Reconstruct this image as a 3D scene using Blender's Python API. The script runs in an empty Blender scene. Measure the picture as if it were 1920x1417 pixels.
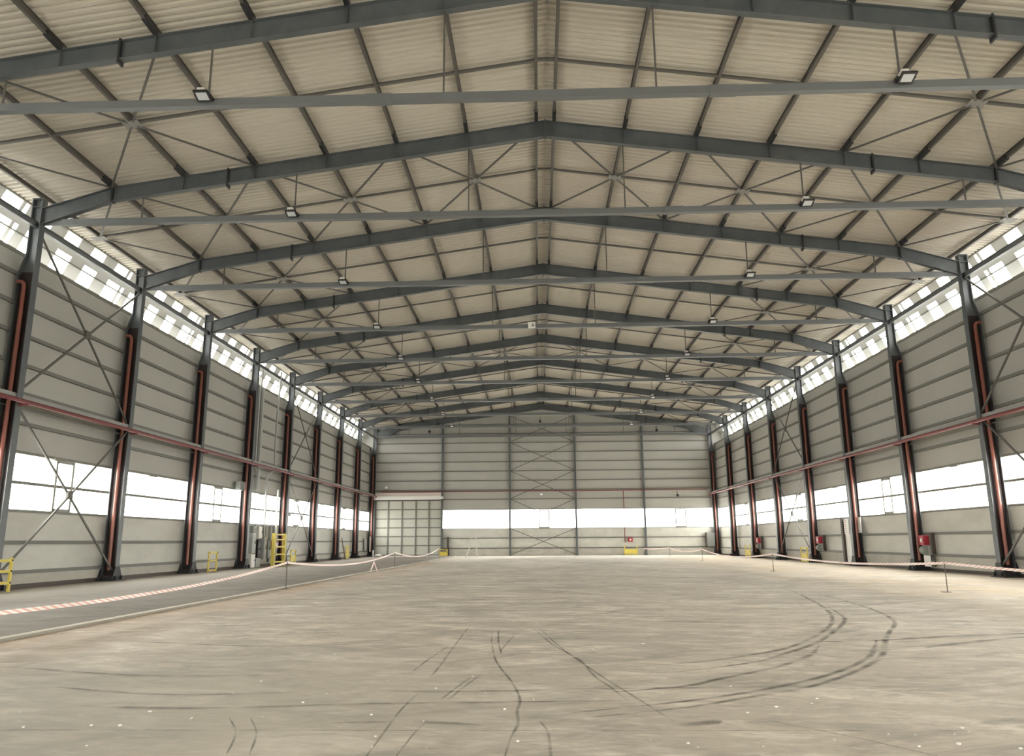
import bpy, math, random
from mathutils import Vector, Matrix
random.seed(7)
SC = bpy.context.scene
COL = SC.collection
PI = math.pi

# ------------------------------------------------------------------ layout (metres)
W = 18.707            # inner face of the wall columns
BAY = 7.5
Y0 = 25.9             # frame 0; frame i stands at Y0 + BAY*i
def FY(i): return Y0 + BAY * i
YE = 86.3             # inner face of the end wall
YR = -12.0            # rear wall behind the photographer
WX = 19.45            # inner face of the side wall panels
SL = 0.1427           # roof slope
ZP = 0.06             # raised strip along the left wall
def rtop(x): return 16.93 - SL * abs(x)      # top of the rafters
def droof(x): return 17.15 - SL * abs(x)     # underside of the roof deck
PUR = [0.33, 2.93, 5.55, 8.20, 10.85, 13.50, 16.17, 18.80]
ORD = ['first', 'second', 'third', 'fourth', 'fifth', 'sixth', 'seventh', 'eighth', 'ninth', 'tenth', 'eleventh', 'twelfth', 'thirteenth']

# ------------------------------------------------------------------ materials
def mat(name, col, rough=0.6, metal=0.0, noise=None, spec=0.5):
    """noise = (scale xyz, amount, second colour)"""
    m = bpy.data.materials.new(name); m.use_nodes = True
    nt = m.node_tree; b = nt.nodes['Principled BSDF']
    b.inputs['Base Color'].default_value = (*col, 1)
    b.inputs['Roughness'].default_value = rough
    b.inputs['Metallic'].default_value = metal
    b.inputs['Specular IOR Level'].default_value = spec
    if noise:
        sc, amt, c2 = noise
        g = nt.nodes.new('ShaderNodeNewGeometry')
        mp = nt.nodes.new('ShaderNodeMapping'); mp.inputs['Scale'].default_value = sc
        n = nt.nodes.new('ShaderNodeTexNoise'); n.inputs['Detail'].default_value = 6; n.inputs['Roughness'].default_value = .6
        n.inputs['Scale'].default_value = 1.0
        r = nt.nodes.new('ShaderNodeMapRange')
        r.inputs['From Min'].default_value = .40; r.inputs['From Max'].default_value = .68
        r.inputs['To Min'].default_value = 0; r.inputs['To Max'].default_value = amt
        mx = nt.nodes.new('ShaderNodeMix'); mx.data_type = 'RGBA'
        mx.inputs['A'].default_value = (*col, 1); mx.inputs['B'].default_value = (*c2, 1)
        L = nt.links.new
        L(g.outputs['Position'], mp.inputs['Vector']); L(mp.outputs['Vector'], n.inputs['Vector'])
        L(n.outputs['Fac'], r.inputs['Value']); L(r.outputs['Result'], mx.inputs['Factor'])
        L(mx.outputs['Result'], b.inputs['Base Color'])
    return m

M = {}
M['steel'] = mat('steel_paint', (.085, .097, .104), .42, 0, ((1.2, 1.2, 1.2), .6, (.135, .145, .145)))
M['tube'] = mat('galvanised_tube', (.155, .165, .17), .42, .1)
M['purlin'] = mat('floorlit_purlin', (.095, .086, .073), .55)  # steel tone browned by light off the floor, put into the colour
M['girt'] = mat('girt_paint', (.17, .17, .15), .6)
M['brace'] = mat('brace_paint', (.105, .10, .088), .55)
M['plate'] = mat('gusset_plate_grey', (.25, .25, .23), .6)
M['strut'] = mat('strut_grey', (.30, .30, .29), .5)
M['dark'] = mat('dark_base_steel', (.025, .026, .028), .55)
M['web'] = mat('shaded_dark_web', (.022, .014, .014), .5)  # dark web paint with recess shade and red pipe bounce mixed in
M['pipe'] = mat('red_brown_pipe', (.26, .092, .068), .27, 0, ((.6, .6, .9), .5, (.20, .075, .06)))
M['firepipe'] = mat('red_fire_pipe', (.17, .035, .035), .4)
M['wall'] = mat('sandwich_panel', (.425, .42, .385), .55, 0, ((.25, .25, .12), .5, (.365, .36, .325)))
M['lowwall'] = mat('pale_lower_panel', (.565, .56, .51), .6, 0, ((.9, .5, 1.1), .75, (.46, .45, .40)))
M['plinth'] = mat('concrete_plinth', (.47, .45, .40), .8, 0, ((.8, .8, 1.6), .7, (.33, .31, .27)))
M['deck'] = mat('roof_deck', (.54, .505, .43), .6)
M['trim'] = mat('window_trim', (.20, .20, .17), .6)
M['sash'] = mat('sash_frame', (.30, .30, .27), .5)
M['white'] = mat('white_paint', (.75, .74, .71), .5)
M['ltgrey'] = mat('light_grey_box', (.42, .43, .42), .5)
M['midgrey'] = mat('mid_grey_box', (.22, .23, .22), .5)
M['black'] = mat('black_plastic', (.015, .015, .016), .4)
M['yellow'] = mat('yellow_guard_paint', (.66, .54, .10), .5)
M['red'] = mat('red_cabinet', (.36, .028, .045), .35)
M['pinkboard'] = mat('door_header_board', (.58, .50, .46), .6)
M['doorpanel'] = mat('door_panel', (.50, .50, .44), .6)
M['alu'] = mat('ladder_aluminium', (.55, .54, .50), .4, .3)
M['rebar'] = mat('rusty_rod', (.10, .085, .07), .7)
M['lens'] = mat('lamp_lens', (.55, .58, .60), .2)
M['brown'] = mat('dark_brown_frame', (.07, .055, .045), .6)
M['olive'] = mat('grey_green_reel', (.24, .27, .24), .5)
M['litconcrete'] = mat('lit_concrete', (.86, .81, .72), .7, 0, ((.5, 3, 1), .5, (.72, .67, .58)))  # reflected light on the far floor put into this pale colour
M['edge'] = mat('worn_edge_line', (.70, .66, .57), .8, 0, ((3, 1.2, 3), .7, (.50, .47, .40)))
M['kerb'] = mat('kerb_concrete', (.33, .32, .28), .85, 0, ((1, .4, 4), .7, (.25, .23, .19)))
M['chips'] = mat('white_chips', (.82, .81, .78), .7)

def pane_mat(name, col, tr):
    m = bpy.data.materials.new(name); m.use_nodes = True; nt = m.node_tree
    for n in list(nt.nodes): nt.nodes.remove(n)
    o = nt.nodes.new('ShaderNodeOutputMaterial'); mx = nt.nodes.new('ShaderNodeMixShader')
    t = nt.nodes.new('ShaderNodeBsdfTransparent'); t.inputs['Color'].default_value = (*col, 1)
    d = nt.nodes.new('ShaderNodeBsdfTranslucent'); d.inputs['Color'].default_value = (*col, 1)
    mx.inputs['Fac'].default_value = tr
    nt.links.new(d.outputs[0], mx.inputs[1]); nt.links.new(t.outputs[0], mx.inputs[2]); nt.links.new(mx.outputs[0], o.inputs[0])
    return m
def opal_mat():
    m = mat('clerestory_sheet', (.66, .66, .63), .6); nt = m.node_tree
    o = nt.nodes['Material Output']; b = nt.nodes['Principled BSDF']
    t = nt.nodes.new('ShaderNodeBsdfTranslucent'); t.inputs['Color'].default_value = (.66, .66, .63, 1)
    x = nt.nodes.new('ShaderNodeMixShader'); x.inputs['Fac'].default_value = .05
    nt.links.new(b.outputs[0], x.inputs[1]); nt.links.new(t.outputs[0], x.inputs[2]); nt.links.new(x.outputs[0], o.inputs['Surface'])
    return m
M['opal'] = opal_mat()
M['pane'] = pane_mat('opal_glazing', (.96, .965, .95), .8)
M['strip'] = pane_mat('translucent_sheet', (.96, .965, .965), .85)

def tape_mat():
    m = bpy.data.materials.new('barrier_tape'); m.use_nodes = True; nt = m.node_tree; b = nt.nodes['Principled BSDF']
    uv = nt.nodes.new('ShaderNodeUVMap'); sx = nt.nodes.new('ShaderNodeSeparateXYZ')
    ad = nt.nodes.new('ShaderNodeMath'); ad.operation = 'ADD'
    fr = nt.nodes.new('ShaderNodeMath'); fr.operation = 'FRACT'
    gt = nt.nodes.new('ShaderNodeMath'); gt.operation = 'GREATER_THAN'; gt.inputs[1].default_value = .56
    mx = nt.nodes.new('ShaderNodeMix'); mx.data_type = 'RGBA'
    mx.inputs['A'].default_value = (.95, .92, .88, 1); mx.inputs['B'].default_value = (.85, .50, .45, 1)
    L = nt.links.new
    L(uv.outputs[0], sx.inputs[0]); L(sx.outputs[0], ad.inputs[0]); L(sx.outputs[1], ad.inputs[1])
    L(ad.outputs[0], fr.inputs[0]); L(fr.outputs[0], gt.inputs[0]); L(gt.outputs[0], mx.inputs['Factor'])
    L(mx.outputs['Result'], b.inputs['Base Color']); b.inputs['Roughness'].default_value = .5
    return m
M['tape'] = tape_mat()

def floor_mat(name, c_lo, c_mid, c_hi, rust):
    m = bpy.data.materials.new(name); m.use_nodes = True; nt = m.node_tree; b = nt.nodes['Principled BSDF']; L = nt.links.new
    g = nt.nodes.new('ShaderNodeNewGeometry')
    def noise(sc, detail, rough, dist=0.0, loc=(0, 0, 0), rot=0.0):
        mp = nt.nodes.new('ShaderNodeMapping'); mp.inputs['Scale'].default_value = sc; mp.inputs['Location'].default_value = loc
        if rot:
            m0 = nt.nodes.new('ShaderNodeMapping'); m0.inputs['Rotation'].default_value = (0, 0, rot); L(g.outputs['Position'], m0.inputs['Vector']); src = m0.outputs[0]
        else: src = g.outputs['Position']
        n = nt.nodes.new('ShaderNodeTexNoise'); n.inputs['Scale'].default_value = 1; n.inputs['Detail'].default_value = detail
        n.inputs['Roughness'].default_value = rough; n.inputs['Distortion'].default_value = dist
        L(src, mp.inputs['Vector']); L(mp.outputs[0], n.inputs['Vector']); return n.outputs['Fac']
    def rng(v, a, b_, c=0., d=1.):
        r = nt.nodes.new('ShaderNodeMapRange'); L(v, r.inputs['Value'])
        for k, q in zip(('From Min', 'From Max', 'To Min', 'To Max'), (a, b_, c, d)): r.inputs[k].default_value = q
        return r.outputs['Result']
    def mix(f, a, b_):
        x = nt.nodes.new('ShaderNodeMix'); x.data_type = 'RGBA'
        L(f, x.inputs['Factor'])
        for k, q in (('A', a), ('B', b_)):
            if isinstance(q, tuple): x.inputs[k].default_value = (*q, 1)
            else: L(q, x.inputs[k])
        return x.outputs['Result']
    big = noise((.16, .10, 1), 4, .55, .6)
    c = mix(rng(big, .38, .62), c_mid, c_lo)
    strk = noise((.62, 1.25, 1), 8, .68, .7, (3, 1, 0), .30)
    c = mix(rng(strk, .48, .66, 0, .9), c, c_hi)
    dk = noise((.50, 1.15, 1), 8, .70, 1.0, (9, 4, 0), -.22)
    c = mix(rng(dk, .50, .70, 0, .85), c, tuple(v * .60 for v in c_lo))
    dg = noise((.9, .35, 1), 6, .65, 1.2, (-4, 8, 0), .5)
    c = mix(rng(dg, .52, .72, 0, .45), c, tuple(v * .75 for v in c_lo))
    sm = noise((1.6, 4.2, 1), 6, .72, .5, (2, 2, 0), .18)
    c = mix(rng(sm, .52, .70, 0, .6), c, c_hi)
    sm2 = noise((1.9, 4.8, 1), 6, .74, .6, (12, 5, 0), -.12)
    c = mix(rng(sm2, .54, .70, 0, .6), c, tuple(v * .62 for v in c_lo))
    fine = noise((6, 9, 1), 5, .75)
    c = mix(rng(fine, .42, .85, 0, .6), c, tuple(v * .68 for v in c_mid))
    if rust:        # greasy grey stain on the near left part of the slab
        ds = nt.nodes.new('ShaderNodeVectorMath'); ds.operation = 'DISTANCE'; L(g.outputs['Position'], ds.inputs[0]); ds.inputs[1].default_value = (-4.6, 8.0, 0)
        wb = nt.nodes.new('ShaderNodeMath'); wb.operation = 'MULTIPLY_ADD'; L(dg, wb.inputs[0]); wb.inputs[1].default_value = 6.0; L(ds.outputs['Value'], wb.inputs[2])
        c = mix(rng(wb.outputs[0], 8.4, 4.6, 0, .55), c, (.37, .355, .305))
    if not rust:
        sx0 = nt.nodes.new('ShaderNodeSeparateXYZ'); L(g.outputs['Position'], sx0.inputs[0])
        c = mix(rng(sx0.outputs[0], -14.6, -17.0), c, c_hi)          # paler towards the wall
        c = mix(rng(fine, .40, .8, 0, .35), c, c_mid)
    if rust:
        sx = nt.nodes.new('ShaderNodeSeparateXYZ'); L(g.outputs['Position'], sx.inputs[0])
        n2 = noise((.5, .22, 1), 4, .6, .3, (1, 7, 0))
        def band(x0, x1):        # dusty ochre deposits along the long sides
            a = rng(sx.outputs[0], x0, x1)
            mu = nt.nodes.new('ShaderNodeMath'); mu.operation = 'MULTIPLY'; L(a, mu.inputs[0]); L(rng(n2, .38, .66, .15, .75), mu.inputs[1]); return mu.outputs[0]
        c = mix(band(-7.2, -9.5), c, (.44, .29, .165))
        c = mix(band(8.0, 13.5), c, (.70, .55, .36))
        c = mix(band(14.6, 18.6), c, tuple(v * .8 for v in c_lo))
        # slab joints
        def joint(val, at, w):
            d = nt.nodes.new('ShaderNodeMath'); d.operation = 'SUBTRACT'; L(val, d.inputs[0]); d.inputs[1].default_value = at
            e = nt.nodes.new('ShaderNodeMath'); e.operation = 'ABSOLUTE'; L(d.outputs[0], e.inputs[0])
            mu = nt.nodes.new('ShaderNodeMath'); mu.operation = 'MULTIPLY'; L(rng(e.outputs[0], w, w * .3, 0, .8), mu.inputs[0]); L(rng(dg, .40, .62, .05, .9), mu.inputs[1]); return mu.outputs[0]
        for at, w in ((7.13, .022), (16.15, .05), (25.2, .06), (34.3, .07)):
            c = mix(joint(sx.outputs[1], at, w), c, (.10, .085, .07))
        c = mix(joint(sx.outputs[0], -9.28, .04), c, (.12, .09, .065))
    L(c, b.inputs['Base Color'])
    L(rng(big, .3, .7, .62, .82), b.inputs['Roughness'])
    b.inputs['Specular IOR Level'].default_value = .35
    bp = nt.nodes.new('ShaderNodeBump'); bp.inputs['Strength'].default_value = .12; bp.inputs['Distance'].default_value = .02
    L(fine, bp.inputs['Height']); L(bp.outputs[0], b.inputs['Normal'])
    return m
M['floor'] = floor_mat('dusty_concrete_floor', (.44, .40, .345), (.62, .555, .465), (.86, .79, .69), True)
M['strip_floor'] = floor_mat('grey_side_strip', (.165, .143, .118), (.215, .188, .156), (.27, .24, .20), False)

def tyre_mat():
    m = bpy.data.materials.new('tyre_mark_rubber'); m.use_nodes = True; nt = m.node_tree; L = nt.links.new
    b = nt.nodes['Principled BSDF']; o = nt.nodes['Material Output']
    b.inputs['Base Color'].default_value = (.10, .09, .08, 1); b.inputs['Roughness'].default_value = .7
    t = nt.nodes.new('ShaderNodeBsdfTransparent'); mx = nt.nodes.new('ShaderNodeMixShader')
    uv = nt.nodes.new('ShaderNodeUVMap'); sx = nt.nodes.new('ShaderNodeSeparateXYZ'); L(uv.outputs[0], sx.inputs[0])
    w = nt.nodes.new('ShaderNodeMapRange'); L(sx.outputs[1], w.inputs['Value'])          # v runs 0..1 across the mark
    w.inputs['From Min'].default_value = 0; w.inputs['From Max'].default_value = 1; w.inputs['To Min'].default_value = -1; w.inputs['To Max'].default_value = 1
    a = nt.nodes.new('ShaderNodeMath'); a.operation = 'ABSOLUTE'; L(w.outputs[0], a.inputs[0])
    e = nt.nodes.new('ShaderNodeMapRange'); L(a.outputs[0], e.inputs['Value'])
    e.inputs['From Min'].default_value = 1; e.inputs['From Max'].default_value = .35; e.inputs['To Min'].default_value = 0; e.inputs['To Max'].default_value = .62
    g = nt.nodes.new('ShaderNodeNewGeometry'); n = nt.nodes.new('ShaderNodeTexNoise'); n.inputs['Scale'].default_value = 2.2; n.inputs['Detail'].default_value = 5
    L(g.outputs['Position'], n.inputs['Vector'])
    r = nt.nodes.new('ShaderNodeMapRange'); L(n.outputs['Fac'], r.inputs['Value'])
    r.inputs['From Min'].default_value = .34; r.inputs['From Max'].default_value = .62; r.inputs['To Min'].default_value = .08; r.inputs['To Max'].default_value = .85
    mu = nt.nodes.new('ShaderNodeMath'); mu.operation = 'MULTIPLY'; L(e.outputs[0], mu.inputs[0]); L(r.outputs[0], mu.inputs[1])
    L(mu.outputs[0], mx.inputs['Fac']); L(t.outputs[0], mx.inputs[1]); L(b.outputs[0], mx.inputs[2]); L(mx.outputs[0], o.inputs['Surface'])
    return m
M['tyre'] = tyre_mat()

# ------------------------------------------------------------------ mesh builder
class MB:
    def __init__(s): s.v = []; s.f = []; s.uv = []; s.mi = []; s.smooth = []; s.cur = 0
    def poly(s, pts, faces, uv=None, smooth=False):
        o = len(s.v); s.v += [tuple(p) for p in pts]
        for k, f in enumerate(faces):
            s.f.append([o + i for i in f]); s.uv.append(uv[k] if uv else None); s.mi.append(s.cur); s.smooth.append(smooth)
        return s
    def box(s, x0, x1, y0, y1, z0, z1):
        x0, x1 = min(x0, x1), max(x0, x1); y0, y1 = min(y0, y1), max(y0, y1); z0, z1 = min(z0, z1), max(z0, z1)
        p = [(x0, y0, z0), (x1, y0, z0), (x1, y1, z0), (x0, y1, z0), (x0, y0, z1), (x1, y0, z1), (x1, y1, z1), (x0, y1, z1)]
        return s.poly(p, [(0, 3, 2, 1), (4, 5, 6, 7), (0, 1, 5, 4), (1, 2, 6, 5), (2, 3, 7, 6), (3, 0, 4, 7)])
    def bar(s, a, b, w, h, up=(0, 0, 1)):
        """box beam from a to b, width w sideways, height h along up"""
        a, b = Vector(a), Vector(b); d = (b - a).normalized(); u = Vector(up)
        r = d.cross(u)
        if r.length < 1e-4: r = d.cross(Vector((1, 0, 0)))
        r.normalize(); u = r.cross(d).normalized()
        p = []
        for q in (a, b):
            for i, j in ((-1, -1), (1, -1), (1, 1), (-1, 1)): p.append(q + r * (i * w / 2) + u * (j * h / 2))
        return s.poly(p, [(0, 1, 2, 3), (7, 6, 5, 4), (0, 4, 5, 1), (1, 5, 6, 2), (2, 6, 7, 3), (3, 7, 4, 0)])
    def prism(s, pts, lo, hi, ax='y'):
        """polygon (list of 2-D points) extruded along an axis"""
        def P(q, t): return (q[0], t, q[1]) if ax == 'y' else ((t, q[0], q[1]) if ax == 'x' else (q[0], q[1], t))
        n = len(pts); p = [P(q, lo) for q in pts] + [P(q, hi) for q in pts]
        f = [tuple(range(n)), tuple(range(2 * n - 1, n - 1, -1))]
        for i in range(n): j = (i + 1) % n; f.append((i, n + i, n + j, j))
        return s.poly(p, f)
    def tube(s, pts, r, seg=10, cap=True):
        pts = [Vector(p) for p in pts]; rings = []; n = len(pts); prev = None
        for i, p in enumerate(pts):
            d = (pts[min(i + 1, n - 1)] - pts[max(i - 1, 0)]).normalized()
            if prev is None:
                u = d.orthogonal().normalized()
            else:
                u = (prev - d * prev.dot(d)).normalized()
            prev = u; w = d.cross(u)
            rr = r[i] if isinstance(r, (list, tuple)) else r
            rings.append([p + u * (rr * math.cos(2 * PI * k / seg)) + w * (rr * math.sin(2 * PI * k / seg)) for k in range(seg)])
        v = [q for R in rings for q in R]; f = []
        for i in range(n - 1):
            for k in range(seg): l = (k + 1) % seg; f.append((i * seg + k, i * seg + l, (i + 1) * seg + l, (i + 1) * seg + k))
        s.poly(v, f, smooth=True)
        if cap: s.poly(rings[0], [tuple(range(seg - 1, -1, -1))]); s.poly(rings[-1], [tuple(range(seg))])
        return s
    def ball(s, c, r, seg=12, rings=8, sq=(1, 1, 1)):
        c = Vector(c); v = []; f = []
        for i in range(rings + 1):
            t = PI * i / rings
            for k in range(seg):
                a = 2 * PI * k / seg; v.append(c + Vector((math.sin(t) * math.cos(a) * r * sq[0], math.sin(t) * math.sin(a) * r * sq[1], math.cos(t) * r * sq[2])))
        for i in range(rings):
            for k in range(seg): l = (k + 1) % seg; f.append((i * seg + k, (i + 1) * seg + k, (i + 1) * seg + l, i * seg + l))
        return s.poly(v, f, smooth=True)
    def ribbon(s, pts, w, side, tile=1.0, th=0.0):
        """flat band along pts; side(i) gives the unit sideways vector; uv u = length / tile, v = 0..1"""
        pts = [Vector(p) for p in pts]; L = 0
        for i in range(len(pts) - 1):
            a, b = pts[i], pts[i + 1]; d = (b - a).length; sa, sb = Vector(side(i)), Vector(side(i + 1))
            wa, wb = (w[i], w[i + 1]) if isinstance(w, list) else (w, w)
            q = [a - sa * wa / 2, b - sb * wb / 2, b + sb * wb / 2, a + sa * wa / 2]
            s.poly(q, [(0, 1, 2, 3)], [[(L / tile, 0), ((L + d) / tile, 0), ((L + d) / tile, 1), (L / tile, 1)]]); L += d
        return s
    def mesh(s, name, mats):
        me = bpy.data.meshes.new(name); me.from_pydata(s.v, [], s.f)
        for m in (mats if isinstance(mats, (list, tuple)) else [mats]): me.materials.append(m)
        me.polygons.foreach_set('material_index', s.mi); me.polygons.foreach_set('use_smooth', s.smooth)
        if any(u for u in s.uv):
            l = me.uv_layers.new(name='UVMap')
            for p, u in zip(me.polygons, s.uv):
                if u:
                    for k, li in enumerate(p.loop_indices): l.data[li].uv = u[k]
        me.update(); return me
    def build(s, name, m, parent=None):
        o = bpy.data.objects.new(name, s.mesh(name, m)); COL.objects.link(o)
        if parent: o.parent = parent
        return o

def tag(o, label, cat, group=None, kind=None):
    if label: o['label'] = label
    if cat: o['category'] = cat
    if group: o['group'] = group
    if kind: o['kind'] = kind
    return o
def empty(name, loc=(0, 0, 0), rz=0):
    o = bpy.data.objects.new(name, None); o.empty_display_size = .3; COL.objects.link(o); o.location = loc; o.rotation_euler = (0, 0, rz); return o
def thing(name, label, cat, loc=(0, 0, 0), rz=0, group=None): return tag(empty(name, loc, rz), label, cat, group)
def struct(o, label=None, cat=None): return tag(o, label, cat, kind='structure')
def copy_tree(o, parent=None):
    c = o.copy(); COL.objects.link(c)
    if parent: c.parent = parent
    for ch in list(o.children): copy_tree(ch, c)
    return c
SIDES = ((-1, 'left'), (1, 'right'))

# ================================================================== SETTING
# floor with tyre marks -------------------------------------------------
XK = -9.6
fb = MB()
nx, ny = 8, 24
xs = [XK + (20.2 - XK) * i / nx for i in range(nx + 1)]; ys = [YR - .3 + (YE + .9 - YR) * j / ny for j in range(ny + 1)]
fb.poly([(x, y, 0) for y in ys for x in xs], [(j * (nx + 1) + i, j * (nx + 1) + i + 1, (j + 1) * (nx + 1) + i + 1, (j + 1) * (nx + 1) + i) for j in range(ny) for i in range(nx)])
def spline(P, n=8):
    out = []; P = [Vector((p[0], p[1], 0)) for p in P]
    for i in range(len(P) - 1):
        p0, p1, p2, p3 = P[max(i - 1, 0)], P[i], P[i + 1], P[min(i + 2, len(P) - 1)]
        for k in range(n):
            t = k / n; out.append(.5 * ((2 * p1) + (p2 - p0) * t + (2 * p0 - 5 * p1 + 4 * p2 - p3) * t * t + (3 * p1 - p0 - 3 * p2 + p3) * t ** 3))
    out.append(P[-1]); return out
MARKS = [
 ([(8.0, 25), (7.66, 21.53), (7.2, 18.36), (6.56, 16.03), (5.74, 14.38), (5.23, 13.38), (4.31, 11.42), (3.35, 10.03), (2.5, 9.11), (1.66, 8.52), (.93, 8.04), (-.3, 7.5)], .15),
 ([(5.0, 13.2), (4.6, 12.32), (4.05, 11.25), (3.2, 10.1), (2.35, 9.27), (1.61, 8.71), (.98, 8.34), (-.2, 7.8)], .14),
 ([(7.7, 27), (7.38, 24.4), (6.61, 20.4), (5.94, 17.76), (5.22, 15.74), (4.31, 13.9), (3.33, 12.35), (2.59, 11.61), (1.98, 11.12), (1.44, 10.82), (.4, 10.4)], .15),
 ([(6.49, 19.35), (5.98, 17.15), (5.52, 15.9), (4.64, 14.14), (3.85, 12.75), (3.0, 11.61), (2.39, 10.88), (1.2, 10.1)], .15),
 ([(3.85, 12.54), (3.4, 11.6), (2.84, 10.8), (2.33, 10.24), (1.63, 9.61), (1.13, 9.17), (0, 8.7)], .15),
 ([(-1.33, 14.59), (-1.25, 13.08), (-1.1, 11.33), (-.97, 10.41), (-.79, 9.4), (-.68, 8.48), (-.69, 7.88), (-.67, 7.37), (-.72, 6.8), (-.75, 6.0)], .055),
 ([(-1.23, 14.87), (-1.14, 13.08), (-1.0, 11.41)], .055),
 ([(-.6, 15.15), (-.26, 12.73), (.08, 11.15), (.19, 9.87), (.33, 9.06), (.44, 8.3)], .05),
 ([(-.48, 15.14), (-.15, 12.42), (.18, 10.4), (.36, 9.39), (.56, 8.39), (.75, 7.4)], .05),
 ([(-1.79, 8.77), (-1.83, 7.96), (-1.82, 7.1), (-1.8, 6.0)], .04),
 ([(-.47, 7.44), (-.40, 6.98), (-.39, 6.0)], .045),
 ([(-1.83, 15.82), (-1.81, 12.66), (-1.79, 10.71), (-1.8, 9.64)], .05),
 ([(-1.9, 12.6), (-2.02, 11.2), (-2.08, 10.2)], .045), ([(-1.3, 9.8), (-1.42, 9.0), (-1.5, 8.4)], .04), ([(-1.2, 9.9), (-1.33, 9.1), (-1.42, 8.4)], .04),
 ([(-1.5, 7.5), (-1.55, 7.0), (-1.58, 6.1)], .03), ([(1.5, 7.6), (2.1, 6.9), (2.6, 6.2)], .03), ([(-.9, 13.9), (-1.0, 12.8), (-1.05, 12)], .05),
 ([(-3.4, 7.6), (-3.1, 7.0), (-2.9, 6.3)], .035), ([(-3.2, 7.6), (-2.92, 7.0), (-2.72, 6.3)], .035),
 ([(9, 14.2), (6.4, 13.6), (5.0, 13.1), (3.6, 12.9)], .22), ([(7.6, 13.5), (6.2, 12.8), (5.3, 12.2)], .2), ([(4.3, 15.4), (3, 15.9), (1.2, 16.4)], .16), ([(.7, 7.28), (.95, 7.36), (1.18, 7.46)], .2),
 ([(-7.6, 10.6), (-5.4, 9.9), (-3.4, 9.9)], .12), ([(-6.2, 9.2), (-4.6, 8.7), (-3.1, 8.8)], .10), ([(-7.2, 13.2), (-5, 12.6), (-3, 12.9)], .14),
 ([(-5.2, 8.1), (-3.8, 8.0), (-2.2, 8.2), (.5, 8.35)], .12), ([(-2.4, 7.35), (-1.7, 7.42), (-1.0, 7.3)], .12), ([(-2.4, 8.9), (-1.2, 8.85), (.3, 9.0), (2.4, 9.1)], .1),
]
fb.cur = 1
for k, (P, w) in enumerate(MARKS):
    S = [p + Vector((0, 0, .0012 + .0003 * k)) for p in spline(P)]
    def sd(i, S=S):
        d = (S[min(i + 1, len(S) - 1)] - S[max(i - 1, 0)]); return Vector((-d.y, d.x, 0)).normalized()
    fb.ribbon(S, [w * .8 * min(1, .15 + 5 * q / len(S), .15 + 5 * (len(S) - 1 - q) / len(S)) for q in range(len(S))], sd)
struct(fb.build('floor', [M['floor'], M['tyre']]), 'wide dusty beige concrete floor streaked with dirt and curved tyre marks', 'floor')
b = MB().box(-20.2, XK - .02, YR - .3, YE + .9, -.05, ZP)
struct(b.build('floor_side', M['strip_floor']), 'darker grey raised floor strip running along the left wall', 'floor strip')
b = MB().box(XK - .02, XK + .005, YR - .3, YE - .1, -.05, ZP - .012)
b.cur = 1; b.box(XK - .11, XK + .006, YR - .3, YE - .1, ZP - .012, ZP + .004)
struct(b.build('trim_kerb', [M['kerb'], M['edge']]), 'long concrete kerb with a pale worn edge along the left floor strip', 'kerb')
b = MB().box(XK + .02, 19.2, YE - 2.6, YE + .02, -.03, .004)  # band carrying the bright floor reflection before the end wall as colour
struct(b.build('trim_lit_band', M['litconcrete']), 'floor band along the foot of the end wall with its bright reflection painted in', 'floor band')

# roof deck (corrugated, ribs run down the slope) ------------------------
b = MB(); pitch = .25
prof = []
y = YR - .2
while y < YE + .4:
    prof += [(y, 0), (y + .10, 0), (y + .14, .065), (y + .21, .065)]; y += pitch
for s, _ in SIDES:
    v = []; f = []
    for (yy, dz) in prof:
        for x in (0, 20.05): v.append((s * x, yy, droof(x) + dz))
    for i in range(len(prof) - 1):
        f.append((2 * i, 2 * i + 1, 2 * i + 3, 2 * i + 2))
    b.poly(v, f)
    v = [(p[0], p[1], p[2] + .03) for p in v]; b.poly(v, [q[::-1] for q in f])       # upper skin
struct(b.build('ceiling', M['deck']), 'pale corrugated metal roof deck seen from below', 'roof')

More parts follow.
